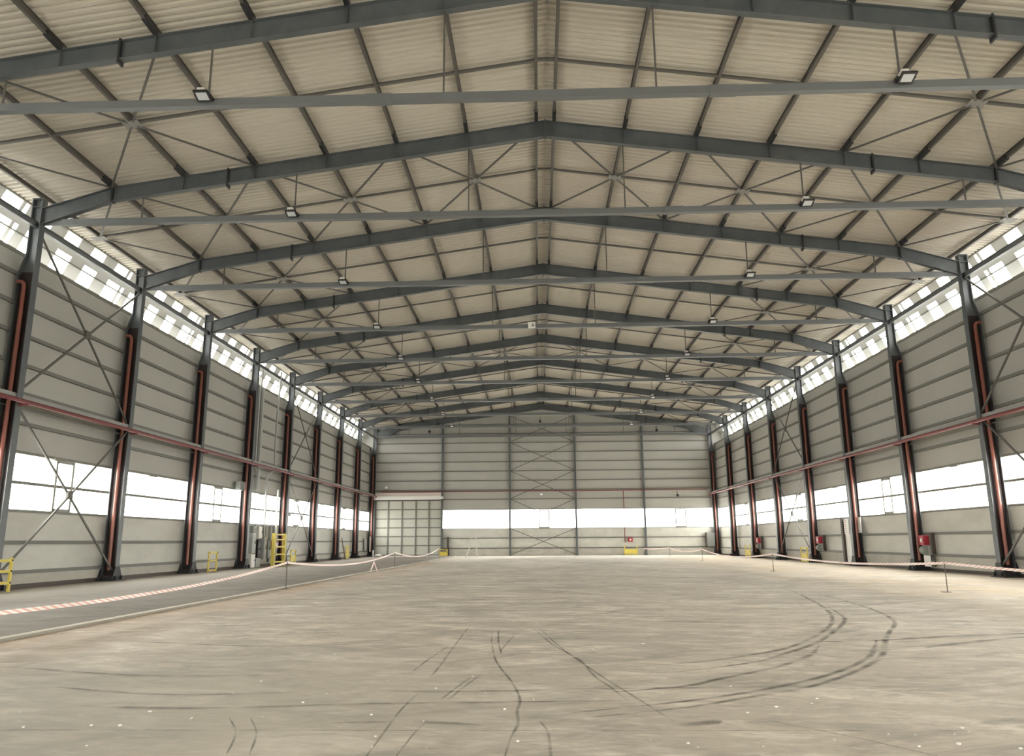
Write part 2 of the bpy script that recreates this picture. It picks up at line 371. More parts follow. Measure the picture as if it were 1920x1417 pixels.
# side walls ------------------------------------------------------------
ROWS = {-1: [11.30, 10.23, 9.18, 8.10, 7.05, 5.97, 1.69, .63], 1: [11.38, 10.33, 9.28, 8.22, 7.13, 6.07, 1.84, .78]}
WIN = {-1: (2.82, 4.93, 3.84), 1: (2.94, 5.03, 3.96)}
for s, nm in SIDES:
    zl, zh, zm = WIN[s]; gl = ROWS[s][-1]; zf = ZP if s < 0 else 0
    b = MB()
    b.box(s * WX, s * (WX + .12), YR, YE + .1, zh, 12.12)
    b.cur = 1; b.box(s * WX, s * (WX + .12), YR, YE + .1, gl - .02, zl)
    struct(b.build('wall_' + nm, [M['wall'], M['lowwall']]), 'long %s side wall of pale grey metal panels above and below a window band' % nm, 'wall')
    b = MB().box(s * (WX - .10), s * (WX + .14), YR, YE + .1, zf + .15, gl - .02)
    k_ = MB().box(s * (WX - .06), s * (WX + .14), YR, YE + .1, -.05, zf + .15)  # dark box puts shade and dirt of the wall foot into colour
    struct(k_.build('trim_shade_dirt_' + nm, M['brown']), 'dark strip painting the shaded, dirty gap under the plinth of the %s side wall' % nm, 'trim')
    struct(b.build('baseboard_' + nm, M['plinth']), 'low concrete plinth along the foot of the %s side wall' % nm, 'plinth')
    # clerestory: sloped sheet with translucent strips over the wall top
    def G(z, off=0.0):
        x = 19.70 + .46 * (14.34 - z); n = Vector((1, 0, .46)).normalized(); return s * (x + off * n.x), z + off * n.z
    rows = [(12.02, 12.12, 0), (12.12, 13.52, 1), (13.52, 13.86, 0), (13.86, 14.30, 1), (14.30, 14.46, 0)]
    ph = 28.96 if s < 0 else 28.70
    k0, k1 = int((YR - ph) // 1.893) + 1, int((YE - ph) // 1.893)
    strips = []
    for k in range(k0, k1):
        strips.append((ph + 1.893 * k, ph + 1.893 * k + .97))
        if k % 4 == 2: strips.append((ph + 1.893 * k + 1.14, ph + 1.893 * k + 1.36))
    b = MB()
    def cell(mb, ya, yb, za, zb, o0, o1):
        q = []
        for off in (o0, o1):
            for (yy, zz) in ((ya, za), (yb, za), (yb, zb), (ya, zb)):
                x, z = G(zz, off); q.append((x, yy, z))
        mb.poly(q, [(0, 1, 2, 3), (7, 6, 5, 4), (0, 4, 5, 1), (1, 5, 6, 2), (2, 6, 7, 3), (3, 7, 4, 0)])
    for (za, zb, op) in rows:
        if not op: cell(b, YR, YE, za, zb, 0, .03); continue
        y = YR
        for (ya, yb) in strips:
            cell(b, y, ya, za, zb, 0, .03); y = yb
        cell(b, y, YE, za, zb, 0, .03)
    b.box(s * (WX + .02), s * (G(12.05)[0] * s + .06), YR, YE + .1, 12.0, 12.06)
    struct(b.build('wall_upper_' + nm, M['opal']), 'sloping strip of white sheets and translucent strips above the %s wall' % nm, 'clerestory')
    b = MB()
    for z in (13.27, 14.335):
        x, z2 = G(z, -.03); b.box(x - .03, x + .03, YR, YE, z2 - .025, z2 + .025)
    b.box(s * (WX - .03), s * (WX + .12), YR, YE + .05, 12.06, 12.20)
    struct(b.build('trim_sill_' + nm, M['trim']), 'dark grey sill and rails of the sloping roof lights on the %s' % nm, 'trim')
    if s < 0: PANECELL = cell
    # panes by bay
    for bi in range(-6, 9):
        ya, yb = FY(bi) - BAY / 2, FY(bi) + BAY / 2
        ss = [q for q in strips if ya <= (q[0] + q[1]) / 2 < yb and q[1] < YE]
        if not ss: continue
        e = empty('window_%d' % (40 + bi + (0 if s < 0 else 20)), (0, 0, 0))
        struct(e, 'group of bright translucent strips high above the %s wall, %s' % (nm, ('around its %s column from the front' % ORD[bi]) if bi >= 0 else 'beside or behind the camera'), 'roof light')
        for (a, c) in ss:
            for (za, zb, op) in rows:
                if op:
                    p = MB(); cell(p, a, c, za, zb, .012, .018); p.build('pane', M['strip'], e)

# end wall --------------------------------------------------------------
EROWS = [14.63, 13.6, 12.56, 11.48, 10.41, 9.36, 8.30, 7.25, 6.22, 1.95, .86]
EZ = (2.99, 5.09)
DX0, DX1, DZ = -18.75, -11.2, 6.18
b = MB()
b.cur = 1; b.prism([(DX1, .84), (19.5, .84), (19.5, EZ[0]), (DX1, EZ[0])], YE, YE + .12)
b.cur = 0; b.prism([(DX1, EZ[1]), (20.5, EZ[1]), (20.5, droof(20.5) + .05), (0, droof(0) + .05), (-20.5, droof(20.5) + .05), (-20.5, DZ), (DX1, DZ)], YE, YE + .12)
b.box(-20.5, DX0, YE, YE + .12, 0, DZ + .01)
struct(b.build('wall_end', [M['wall'], M['lowwall']]), 'tall end wall of pale grey panels under the gable', 'wall')
b = MB().box(DX1, 19.5, YE - .10, YE + .14, -.05, .84)
struct(b.build('baseboard_end', M['plinth']), 'low concrete plinth along the foot of the end wall', 'plinth')
# rear wall behind the camera
b = MB()
b.prism([(-20.5, -.05), (20.5, -.05), (20.5, 2.9), (-20.5, 2.9)], YR - .12, YR)
b.prism([(-20.5, 5.0), (20.5, 5.0), (20.5, droof(20.5) + .05), (0, droof(0) + .05), (-20.5, droof(20.5) + .05)], YR - .12, YR)
struct(b.build('wall_rear', M['wall']), 'plain rear wall behind the camera', 'wall')
b = MB().box(-19.5, 19.5, YR - .07, YR - .05, 2.9, 5.0)
struct(b.build('window_90', M['pane']), 'window band in the rear wall', 'window')

# window band, one window per bay ---------------------------------------
def window(n, s, bi, label):
    zl, zh, zm = WIN[s]; ya, yb = FY(bi), FY(bi + 1)
    if bi == 7: yb = YE
    e = struct(empty('window_%d' % n), label, 'window')
    X0, X1 = s * (WX - .04), s * (WX + .10)
    f = MB()
    f.box(X0, X1, ya, yb, zh - .05, zh + .05); f.box(X0, X1, ya, yb, zl - .05, zl + .05)
    f.box(s * (WX + .0), s * (WX + .08), ya, yb, zm - .055, zm + .055)
    yc = (ya + yb) / 2
    f.box(s * (WX - .09), s * (WX + .02), yc - .35, yc + .35, zh - .10, zh)
    f.build('frame', M['trim'], e)
    MB().box(s * (WX + .05), s * (WX + .06), ya + .01, yb - .01, zl, zh).build('pane', M['pane'], e)
    if bi % 2 == 0:
        g = MB(); a, c = yc - .05, yc + 1.03
        if s > 0: a, c = yc - .55, yc + .5
        x0, x1 = s * (WX - .02), s * (WX + .04)
        for y in (a, c): g.box(x0, x1, y - .06, y + .06, zl + .05, zh - .06)
        g.box(x0, x1, a, c, zl + .05, zl + .16); g.box(x0, x1, a, c, zh - .17, zh - .06)
        g.build('sash', M['sash'], e)
n = 1
for s, nm in SIDES:
    for bi in range(-6, 8):
        lab = 'bright opal window in the %s bay from the front of the %s wall' % (ORD[bi + 1], nm) if bi >= -1 else 'opal window of the %s wall beside or behind the camera' % nm
        window(n, s, bi, lab); n += 1
for k, (xa, xb) in enumerate(((DX1, -3.6), (-3.6, 3.75), (3.75, 11.33), (11.33, 19.0))):
    e = struct(empty('window_%d' % n), 'bright opal window in the end wall, %s from the sliding door' % ORD[k], 'window'); n += 1
    f = MB(); f.box(xa, xb, YE - .02, YE + .10, EZ[1] - .04, EZ[1] + .04); f.box(xa, xb, YE - .02, YE + .10, EZ[0] - .04, EZ[0] + .04)
    f.build('frame', M['trim'], e)
    MB().box(xa + .01, xb - .01, YE + .05, YE + .06, EZ[0], EZ[1]).build('pane', M['pane'], e)
    if k in (1, 3):
        a = -.35 if k == 1 else 14.75
        g = MB()
        for x in (a, a + 1.1): g.box(x - .06, x + .06, YE - .01, YE + .04, EZ[0] + .04, EZ[1] - .05)
        g.box(a, a + 1.1, YE - .01, YE + .04, EZ[0] + .04, EZ[0] + .16); g.box(a, a + 1.1, YE - .01, YE + .04, EZ[1] - .16, EZ[1] - .05)
        g.build('sash', M['sash'], e)

# sliding door in the end wall, a slit of daylight under it --------------
e = struct(empty('door_1'), 'large sliding door of square grey panels at the left of the end wall', 'door')
MB().box(DX0, DX1, YE - .02, YE + .05, .07, DZ).build('panel', M['doorpanel'], e)
g = MB()
for x in (DX0 + .05, -17.24, -15.69, -14.14, -12.66, DX1 - .05): g.box(x - .07, x + .07, YE - .09, YE - .02, .07, DZ)
for z in (.16, 1.2, 2.21, 3.15, 4.12, 5.15, DZ - .05): g.box(DX0, DX1, YE - .085, YE - .021, z - .06, z + .06)
g.build('frame', M['girt'], e)
h = MB().box(DX0 - .1, DX1 - .1, YE - .45, YE - .12, 6.22, 6.62)
for k in range(9): h.box(DX0 + .2 + k * .85, DX0 + .9 + k * .85, YE - .47, YE - .45, 6.28, 6.55)
h.build('header_box', M['white'], e)
MB().box(DX0 - .1, DX1 - .1, YE - .36, YE - .02, 6.62, 7.0).build('header_board', M['pinkboard'], e)
MB().box(DX0 - .1, DX1 - .05, YE - .40, YE - .1, 6.12, 6.22).build('rail', M['brown'], e)

# ================================================================== STEEL FRAME
# wall columns ----------------------------------------------------------
def make_column():
    r = empty('steel_column')
    f = MB()
    f.box(0, .03, -.15, .15, .03, 14.2)                                   # inner flange
    f.box(.36, .39, -.15, .15, 12.0, 14.2)                                # outer flange, upper
    f.prism([(.39, 12.05), (.61, 11.25), (.58, 11.2), (.36, 12.0)], -.15, .15)
    f.box(.58, .61, -.15, .15, .03, 11.25)                                # outer flange, lower
    for z in (13.2, 13.88): f.box(.03, .36, -.14, .14, z - .012, z + .012)
    f.box(-.01, .40, -.16, .16, 14.18, 14.22)
    f.build('flange', M['steel'], r)
    MB().prism([(.03, 11.35), (.03, 14.2), (.36, 14.2), (.36, 12.0), (.535, 11.35)], -.01, .01).build('upper_web', M['steel'], r)
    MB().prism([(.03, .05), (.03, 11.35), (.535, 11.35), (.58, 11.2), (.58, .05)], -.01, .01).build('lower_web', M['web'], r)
    p = MB().box(-.14, .75, -.45, .45, 0, .04)
    for x in (-.015, .625): p.prism([(-.43, .04), (.43, .04), (.16, .60), (-.16, .60)], x - .012, x + .012, 'x')
    for y in (-.25, .25): p.box(-.12, .72, y - .012, y + .012, .04, .22)
    p.build('base_plate', M['dark'], r)
    return r
proto_col = make_column(); used = False
COLS = {}
for s, nm in SIDES:
    for i in range(-1, 9):
        c = copy_tree(proto_col) if used else proto_col; used = True
        c.location = (s * W, FY(i), ZP if s < 0 else 0); c.rotation_euler = (0, 0, PI if s < 0 else 0)
        if s < 0: c.scale = (1, 1, (14.2 - ZP) / 14.2)
        if i < 0: lab = 'grey steel column of the %s wall, just outside the edge of the view' % nm
        elif i == 8: lab = 'grey steel column in the far %s corner against the end wall' % nm
        else:
            k = i if s < 0 else i - 1
            if k < 0: lab = 'grey steel column of the right wall, hidden past the right edge of view'
            else: lab = 'grey steel column with dark recessed side, %s from the front along the %s wall' % (ORD[k], nm)
        tag(c, lab, 'column', 'steel columns of the side walls'); COLS[(s, i)] = c

# downpipes in the recesses of the columns -------------------------------
def make_downpipe():
    r = empty('downpipe')
    pts = [(.57, 0, 10.90), (.44, 0, 10.90), (.37, 0, 10.87), (.32, 0, 10.80), (.30, 0, 10.68), (.30, 0, .45)]
    MB().tube(pts, .075, 14).build('pipe', M['pipe'], r)
    for z in (2.6, 5.2, 7.8, 10.2): MB().tube([(.30, 0, z - .03), (.30, 0, z + .03)], .083, 14).build('clamp', M['pipe'], r)
    return r
proto = make_downpipe(); used = False
for s, nm in SIDES:
    for i in range(0 if s < 0 else 1, 9):
        c = copy_tree(proto) if used else proto; used = True
        c.location = (s * W, FY(i) - .13, ZP if s < 0 else .05); c.rotation_euler = (0, 0, PI if s < 0 else 0)
        if s < 0:    # keep the bracket towards the web
            c.scale = (1, -1, 1)
        k = i if s < 0 else i - 1
        tag(c, 'red-brown rainwater pipe in the recess of the %s column along the %s wall' % (ORD[k], nm) if i < 8 else 'red-brown rainwater pipe in the far %s corner column' % nm, 'pipe', 'rainwater downpipes in the columns')

# rafters ---------------------------------------------------------------
def make_rafter(end=False):
    r = empty('roof_rafter')
    bm = MB(); T = .11
    def dep(x): return .56 + .06 * max(0, 1 - abs(x) / 9)
    for s, _ in SIDES:
        A = [(0, rtop(0)), (16.15 * s, rtop(16.15)), (W * s, 13.86)]
        B = [(0, rtop(0) - .64), (16.10 * s, rtop(16.1) - .55), (W * s, 13.20)]
        if end: B = [(0, rtop(0) - .64), (12.0 * s, rtop(12) - .56), (16.4 * s, 13.95), (17.5 * s, 13.25), (W * s, 13.25)]
        bm.prism(A + B[::-1], -.01, .01)
        for pl in (A, B):
            sg = -1 if pl is A else 1
            for (p, q) in zip(pl[:-1], pl[1:]):
                bm.prism([p, q, (q[0], q[1] + sg * .028), (p[0], p[1] + sg * .028)], -T, T)
    bm.build('beam', M['steel'], r)
    first = None
    for s, _ in SIDES:
        for x in PUR[:6]:
            d = MB().box(s * x - .01, s * x + .01, -T, T, rtop(x) - .60 + .03, rtop(x) - .02).build('stiffener', M['steel'], r)
        d = MB().box(s * 16.15 - .035, s * 16.15 + .035, -T - .01, T + .01, rtop(16.15) - .58, rtop(16.15) + .05).build('knee_plate', M['dark'], r)
        d = MB().box(s * 11.83 - .03, s * 11.83 + .03, -T - .015, T + .015, rtop(11.83) - .70, rtop(11.83) + .04).build('splice_plate', M['dark'], r)
    MB().box(-.022, .022, -T - .012, T + .012, rtop(0) - .76, rtop(0) + .05).build('ridge_plate', M['steel'], r)
    return r
pr = make_rafter(); pe = make_rafter(True); used = False
for i in range(-1, 9):
    if i == 8: c = pe
    else: c = copy_tree(pr) if used else pr; used = True
    c.location = (0, FY(i), 0)
    lab = 'dark grey gabled roof rafter, %s from the camera' % ORD[i + 1]
    if i == -1: lab = 'dark grey gabled roof rafter crossing the top edge, nearest the camera'
    if i == 8: lab = 'dark grey gabled rafter with deep corners against the end wall'
    tag(c, lab, 'rafter', 'gabled rafters of the roof')

# tie beams with hangers -------------------------------------------------
def make_tie():
    r = empty('tie_beam')
    t = MB().box(-17.95, 17.95, -.10, .10, -.11, .11)
    t.build('tube', M['tube'], r)
    for s, _ in SIDES: MB().box(s * 17.6, s * 18.70, -.012, .012, -.10, .10).build('end_plate', M['tube'], r)
    for x in (-4.6, 4.6): MB().box(x - .35, x + .35, -.112, .112, -.122, .122).build('joint_sleeve', M['tube'], r)
    for s, _ in SIDES:
        for x in (2.85, 9.27, 15.0):
            MB().bar((s * x, 0, .10), (s * x, 0, rtop(x) - .57 - 13.28), .045, .045, (0, 1, 0)).build('hanger_rod', M['brace'], r)
    return r
pt = make_tie(); used = False
for i in range(-1, 9):
    c = copy_tree(pt) if used else pt; used = True
    c.location = (0, FY(i) + .02 if i < 8 else FY(i) - .16, 13.28)
    tag(c, ('horizontal grey tie beam between the walls, %s from the camera' % ORD[i + 1]) if i < 8 else 'horizontal grey tie beam just in front of the end wall', 'tie beam', 'tie beams under the rafters')

# floodlights -----------------------------------------------------------
def make_flood():
    r = empty('floodlight')
    # face tilted down towards the camera
    h = MB(); a = math.radians(74)
    def T(x, u, w): return (x, -u * math.sin(a) * 1 - w * math.cos(a) * 0 + w * math.sin(a) * 0 - w * math.cos(a), 0 + u * math.cos(a) - w * math.sin(a))
    def bx(mb, x0, x1, u0, u1, w0, w1):
        p = [T(x, u, w) for w in (w0, w1) for (x, u) in ((x0, u0), (x1, u0), (x1, u1), (x0, u1))]
        mb.poly(p, [(0, 3, 2, 1), (4, 5, 6, 7), (0, 1, 5, 4), (1, 2, 6, 5), (2, 3, 7, 6), (3, 0, 4, 7)])
    bx(h, -.20, .20, -.18, .18, 0, .05)
    for k in range(5): bx(h, -.16 + k * .08 - .008, -.16 + k * .08 + .008, -.15, .15, -.05, 0)
    h.build('housing', M['black'], r)
    l = MB(); bx(l, -.145, .145, -.125, .125, .05, .056); l.build('lens', M['lens'], r)
    d = MB(); bx(d, -.15, .05, -.12, .10, -.18, -.05); d.build('driver_box', M['white'], r)
    y = MB()
    for x in (-.215, .215): y.box(x - .008, x + .008, -.02, .22, -.04, .02)
    y.box(-.22, .22, .19, .22, -.04, .02)
    y.build('yoke', M['black'], r)
    return r
pf = make_flood(); used = False
for i in range(-1, 8):
    for s, nm in SIDES:
        c = copy_tree(pf) if used else pf; used = True
        c.location = (s * 9.27, FY(i) - .33, 13.33); c.rotation_euler = (0, 0, 0)
        tag(c, 'black floodlight with pale lens, %s of the ridge on the %s tie beam' % (nm, ORD[i + 1]), 'floodlight', 'floodlights on the tie beams')

# purlins ---------------------------------------------------------------
for s, nm in SIDES:
    for k, x in enumerate(PUR):
        X = s * x; z0 = rtop(x); h = .205 if k < 7 else .17
        p = MB()
        p.box(X - .05, X + .05, YR, YE, z0 + .004, z0 + .016); p.box(X - .05, X + .05, YR, YE, z0 + h - .012, z0 + h); p.box(X - .008, X + .008, YR, YE, z0 + .016, z0 + h - .012)
        o = p.build('roof_purlin', M['purlin'])
        lab = {0: 'dark roof purlin running along the %s side of the ridge' % nm, 7: 'dark eaves purlin along the top of the %s wall columns' % nm}.get(k, 'dark lengthwise roof purlin, %s out from the ridge on the %s slope' % (ORD[k], nm))
        tag(o, lab, 'purlin', 'lengthwise purlins under the roof deck')
        if k < 7:
            for i in range(-1, 9):
                MB().box(X - .065, X + .065, FY(i) - .75, FY(i) - .1, z0 - .03 if i < 9 else z0, z0 + .12).build('cleat', M['dark'], o)

# mid-bay struts across the roof -----------------------------------------
for i in range(-1, 8):
    ym = FY(i) + BAY / 2; b = MB()
    for s, _ in SIDES:
        b.bar((s * .33, ym, rtop(.33) + .04), (s * 18.8, ym, rtop(18.8) + .04), .11, .07)
    b.bar((-.40, ym, rtop(.2) + .05), (.40, ym, rtop(.2) + .05), .11, .07)
    o = b.build('roof_strut', M['brace'])
    tag(o, 'thin brown strut crossing the purlins midway in the %s roof bay from the camera' % ORD[i + 1], 'strut', 'struts across the roof purlins')

# X braces in the roof ----------------------------------------------------
def roof_x(i, xa, xb, label, half=False):
    xc = (xa + xb) / 2; ya, yb = FY(i), FY(i + 1); ym = (ya + yb) / 2
    if half: xc = xb
    def P(x, y, dz=-.01): return Vector((x, y, rtop(x) + dz))
    r = thing('cross_brace' if not half else 'v_brace', label, 'brace', (xc, ym, rtop(xc) - .02), 0, 'diagonal braces under the roof')
    o = Vector(r.location); c = P(xc, ym, -.02)
    ends = [P(xa, ya + .12, -.03), P(xa, yb - .12, -.03)] + ([] if half else [P(xb, ya + .12, -.03), P(xb, yb - .12, -.03)])
    for q in ends:
        d = (q - c).normalized()
        MB().bar(c - o + d * .15, q - o, .07, .045).build('diagonal', M['brace'], r)
    MB().bar((-.26, 0, -.01 - SL * -.26 * (1 if xc > 0 else -1)), (.26, 0, -.01 - SL * .26 * (1 if xc > 0 else -1)), .42, .014).build('gusset', M['plate'], r)
for i in range(-1, 8):
    for s, nm in SIDES:
        roof_x(i, s * 10.85, s * 16.17, 'X-shaped roof brace near the %s eaves in the %s roof bay from the camera' % (nm, ORD[i + 1]))
        roof_x(i, s * 16.17, s * 18.8, 'V-shaped brace from %s eaves purlin to knees in the %s roof bay' % (nm, ORD[i + 1]), True)
        if i in (0, 4):
            roof_x(i, s * .33, s * 5.55, 'X-shaped roof brace beside the ridge on its %s in the %s roof bay' % (nm, ORD[i + 1]))
            roof_x(i, s * 5.55, s * 10.85, 'X-shaped roof brace midway up the %s slope in the %s roof bay' % (nm, ORD[i + 1]))

# wall girts -------------------------------------------------------------
for s, nm in SIDES:
    R = ROWS[s][::-1]
    for k, z in enumerate(R):
        b = MB(); x0, x1 = s * (W + .615), s * WX
        if k == 0: x0 = s * (W + .60)
        b.box(x0, x1, YR, YE, z - .065, z + .065)
        o = b.build('wall_girt', M['girt'])
        where = ['just above the concrete plinth', 'below the window band', 'first above the windows', 'behind the red fire pipe', 'first above the red fire pipe', 'second above the red fire pipe', 'third above the red fire pipe', 'topmost under the roof lights'][k]
        tag(o, 'long horizontal grey girt on the %s wall, %s' % (nm, where), 'girt', 'horizontal girts on the walls')
for k, z in enumerate(EROWS[::-1]):
    xl = DX1 if z < 6 else -(19.2)
    xr = 19.2
    lim = (16.6 - z) / SL; 
    xl = max(xl, -lim); xr = min(xr, lim)
    o = MB().box(xl, xr, YE - .10, YE, z - .06, z + .06).build('wall_girt', M['girt'])
    lab = 'long horizontal grey girt across the end wall, ' + ['lowest, on the plinth', 'second up, below the windows', 'first above the windows', 'just above the red pipe', 'first clear of the red pipe', 'second clear of the red pipe', 'fifth from the top', 'fourth from the top', 'third from the top', 'second from the top', 'topmost under the gable'][k]
    tag(o, lab, 'girt', 'horizontal girts on the walls')
for k, x in enumerate((-11.2, -3.6, 3.75, 11.33)):
    z1 = rtop(x) - .62
    b = MB(); b.box(x - .10, x + .10, YE - .34, YE - .32, .1, z1); b.box(x - .10, x + .10, YE - .12, YE - .10, 0, z1); b.box(x - .01, x + .01, YE - .33, YE - .11, 0, z1); b.box(x - .14, x + .14, YE - .36, YE - .08, 0, .1)
    tag(b.build('wall_post', M['steel']), 'slim grey post standing against the end wall, %s from the left' % ORD[k], 'post', 'posts of the end wall')
ZX = [15.6, 12.56, 9.36, 6.22, 3.0, .1]
nmx = ['topmost, under the gable', 'second from the top', 'middle one, above the red pipe', 'crossing the window band', 'lowest, standing on the floor']
for k in range(5):
    r = thing('cross_brace', 'thin X brace between the two middle end wall posts, ' + nmx[k], 'brace', (.07, YE - .22, (ZX[k] + ZX[k + 1]) / 2), 0, 'X braces of the end wall')
    hz = (ZX[k] - ZX[k + 1]) / 2 - .06
    MB().bar((-3.55, .02, -hz), (3.55, .02, hz), .02, .065, (0, 0, 1)).build('diagonal', M['brace'], r)
    MB().bar((-3.55, -.02, hz), (3.55, -.02, -hz), .02, .065, (0, 0, 1)).build('diagonal', M['brace'], r)

# mid-height struts, eaves struts, wall braces ----------------------------
for s, nm in SIDES:
    for i in range(-1, 8):
        ya, yb = FY(i) + .02, FY(i + 1) - .02; k = i + 1
        o = MB().box(s * (W + .06), s * (W + .24), ya, yb, 6.66, 6.84).build('wall_strut', M['strut'])
        tag(o, 'pale grey strut behind the red fire pipe in bay %s of the %s wall' % (ORD[k], nm), 'strut', 'mid-height struts along the walls')
        b = MB(); xc = s * (W + .19)
        b.box(xc - .06, xc + .06, ya, yb, 13.07, 13.10); b.box(xc - .06, xc + .06, ya, yb, 13.27, 13.30); b.box(xc - .012, xc + .012, ya, yb, 13.10, 13.27)
        tag(b.build('eaves_strut', M['tube']), 'grey eaves strut before the roof lights in bay %s of the %s wall' % (ORD[k], nm), 'strut', 'struts along the eaves')
    for i in (0, 4):
        for (za, zb, nmv) in ((6.9, 13.1, 'upper'), (.45, 6.55, 'lower')):
            ya, yb = FY(i), FY(i + 1); ym = (ya + yb) / 2; zc = (za + zb) / 2; xx = s * (W + .15)
            r = thing('cross_brace', '%s X-shaped brace %s on the %s wall' % (nmv, 'nearest the camera' if i == 0 else 'far along, past the middle', nm), 'brace', (xx, ym, zc), 0, 'X braces of the side walls')
            hz = (zb - za) / 2; hy = BAY / 2 - .02
            for q in (-1, 1): MB().bar((q * .03, -hy, -hz * q), (q * .03, hy, hz * q), .08, .05, (1, 0, 0)).build('diagonal', M['brace'], r)
            MB().box(-.05, .05, -.16, .16, -.16, .16).build('gusset', M['brace'], r)
    o = MB().tube([(s * 18.45, -6, 6.53), (s * 18.45, 85.4, 6.53)], .078, 12)
    for i in range(-1, 9): o.box(s * 18.40, s * (W + .01), FY(i) - .04, FY(i) + .04, 6.40, 6.47)
    tag(o.build('fire_pipe', M['firepipe']), 'dark red fire water pipe running the length of the %s wall' % nm, 'pipe')
    o = MB().tube([(s * 19.2, -6, 6.45), (s * 19.2, 85.5, 6.45)], .03, 8)
    tag(o.build('cable_conduit', M['midgrey']), 'thin grey cable conduit below the red pipe on the %s wall' % nm, 'conduit')
tag(MB().tube([(-18.0, YE - .40, 7.08), (18.3, YE - .40, 7.08)], .055, 10).build('fire_pipe', M['firepipe']), 'thin dark red fire pipe crossing the end wall', 'pipe')
tag(MB().tube([(9.05, YE - .18, 7.0), (9.05, YE - .18, 1.4)], .045, 8).build('riser_pipe', M['firepipe']), 'thin red riser pipe down the end wall to the red cabinet', 'pipe')

# ================================================================== YELLOW GUARDS
def guard(loc, w, h, rails, label, axis='y', plate=False, post=.11, thick=.06):
    r = thing('yellow_guard', label, 'guard', loc, 0 if axis == 'x' else PI / 2, 'yellow guard frames along the walls')
    for x in (-w / 2, w / 2):
        p = MB().box(x - post / 2, x + post / 2, -thick / 2, thick / 2, 0, h).build('post', M['yellow'], r)
        for z in rails:
            MB().tube([(x, -thick / 2 - .02, z), (x, thick / 2 + .02, z)], .035, 8).build('bolt', M['brown'], p)
    for z in rails: MB().box(-w / 2, w / 2, -thick / 2 + .005, thick / 2 - .005, z - .045, z + .045).build('rail', M['yellow'], r)
    if plate: MB().box(-w / 2 + post / 2, w / 2 - post / 2, -.01, .01, h * .2, h * .62).build('plate', M['yellow'], r)
    return r
guard((-18.30, 25.30, ZP), 1.3, 1.12, [.30, .68, 1.03], 'yellow guard frame before the nearest left column, cut by the left edge')
guard((-18.40, 42.55, ZP), 1.05, 1.12, [.10, .62, 1.05], 'short yellow guard frame alone on the left, past the third left column')
guard((-18.30, 53.1, ZP), 2.2, 2.18, [.28, .78, 1.28, 1.76, 2.1], 'tallest yellow guard, ladder-like, before the electrical cabinets on the left', post=.26, thick=.20)
guard((-18.30, 56.3, ZP), 1.1, 1.08, [.10, .55, 1.0], 'short yellow guard just right of the tall ladder-like one', plate=True)
guard((-18.30, 72.4, ZP), 1.0, 1.3, [.2, .62, 1.1], 'yellow guard frame farthest down the left wall, beside leaning boards', plate=True)
guard((18.2, 55.7, 0), 1.25, 1.06, [.12, .55, .98], 'yellow guard frame before the far X brace on the right wall', plate=True)
guard((18.2, 70.5, 0), 1.5, 1.15, [.12, .58, 1.05], 'pale yellow guard frame farthest down the right wall', plate=True)
guard((9.6, YE - .62, 0), 1.35, 1.1, [.12, .62], 'yellow guard frame under the red cabinet on the end wall', 'x', True)
guard((-10.95, YE - .62, 0), .85, .82, [.12, .45, .76], 'low yellow guard box at the right foot of the sliding door', 'x', True)
# leaning boards by the far left guard
for (dy, h, m, lab, nmn) in ((.35, 2.0, 'brown', 'dark pointed pole leaning behind the farthest left yellow guard', 'pole'), (.9, 1.2, 'white', 'pale board leaning on the wall behind the farthest left guard', 'board')):
    b = MB().bar((-18.55, 72.3 + dy + (.5 if m == 'white' else 0), ZP), (-18.95, 72.3 + dy, ZP + h), .06 if m == 'brown' else .28, .05, (0, 1, 0))
    tag(b.build('leaning_' + nmn, M[m]), lab, nmn)

# ================================================================== FIRE CABINETS (right wall, end wall)
def cabinet(loc, rz, label):
    r = thing('fire_hose_cabinet', label, 'cabinet', loc, rz, 'red fire hose cabinets')
    MB().box(-.25, .25, 0, .26, -.24, .24).build('body', M['red'], r)
    d = MB().box(-.235, .235, -.018, 0, -.225, .225).build('door', M['red'], r)
    s_ = MB(); 
    s_.ball((-.0, -.02, .0), .10, 12, 6, (1, .04, 1)); s_.box(-.03, .03, -.026, -.018, -.12, .10)
    s_.build('hose_symbol', M['white'], d)
    MB().box(.17, .20, -.04, -.018, -.05, .05).build('handle', M['midgrey'], d)
    return r
cabinet((18.95, 40.25, 1.51), -PI / 2, 'nearest red fire hose cabinet on the right wall')
cabinet((18.95, 55.0, 1.54), -PI / 2, 'red fire hose cabinet right of the far right X brace')
cabinet((18.95, 70.0, 1.52), -PI / 2, 'farthest red fire hose cabinet on the right wall')
cabinet((9.62, YE - .36, 1.69), 0, 'red fire hose cabinet on the end wall above a yellow guard')
for (y, lab) in ((40.2, 'nearest red cabinet on the right'), (55.0, 'second red cabinet on the right'), (70.0, 'farthest red cabinet on the right')):
    r = thing('hose_housing', 'grey hose reel housing hanging under the ' + lab, 'hose reel', (19.08, y, 1.02), 0, 'hose reel housings')
    MB().tube([(0, -.22, 0), (0, .22, 0)], .22, 18).build('drum', M['olive'], r)
    MB().box(.02, .26, -.24, .24, -.24, .25).build('bracket', M['ltgrey'], r)
    o = MB().box(19.12, 19.30, y - .62, y - .5, .82, 1.85).build('wall_bracket', M['brown'])
    tag(o, 'dark upright bracket beside the ' + lab, 'bracket', 'dark brackets beside the cabinets')
o = MB().box(19.05, 19.08, 39.75, 40.4, .22, .76); o.box(19.08, 19.35, 39.9, 40.25, .4, .5)
tag(o.build('notice_board', M['white']), 'white notice board low on the right wall under the nearest red cabinet', 'notice board')
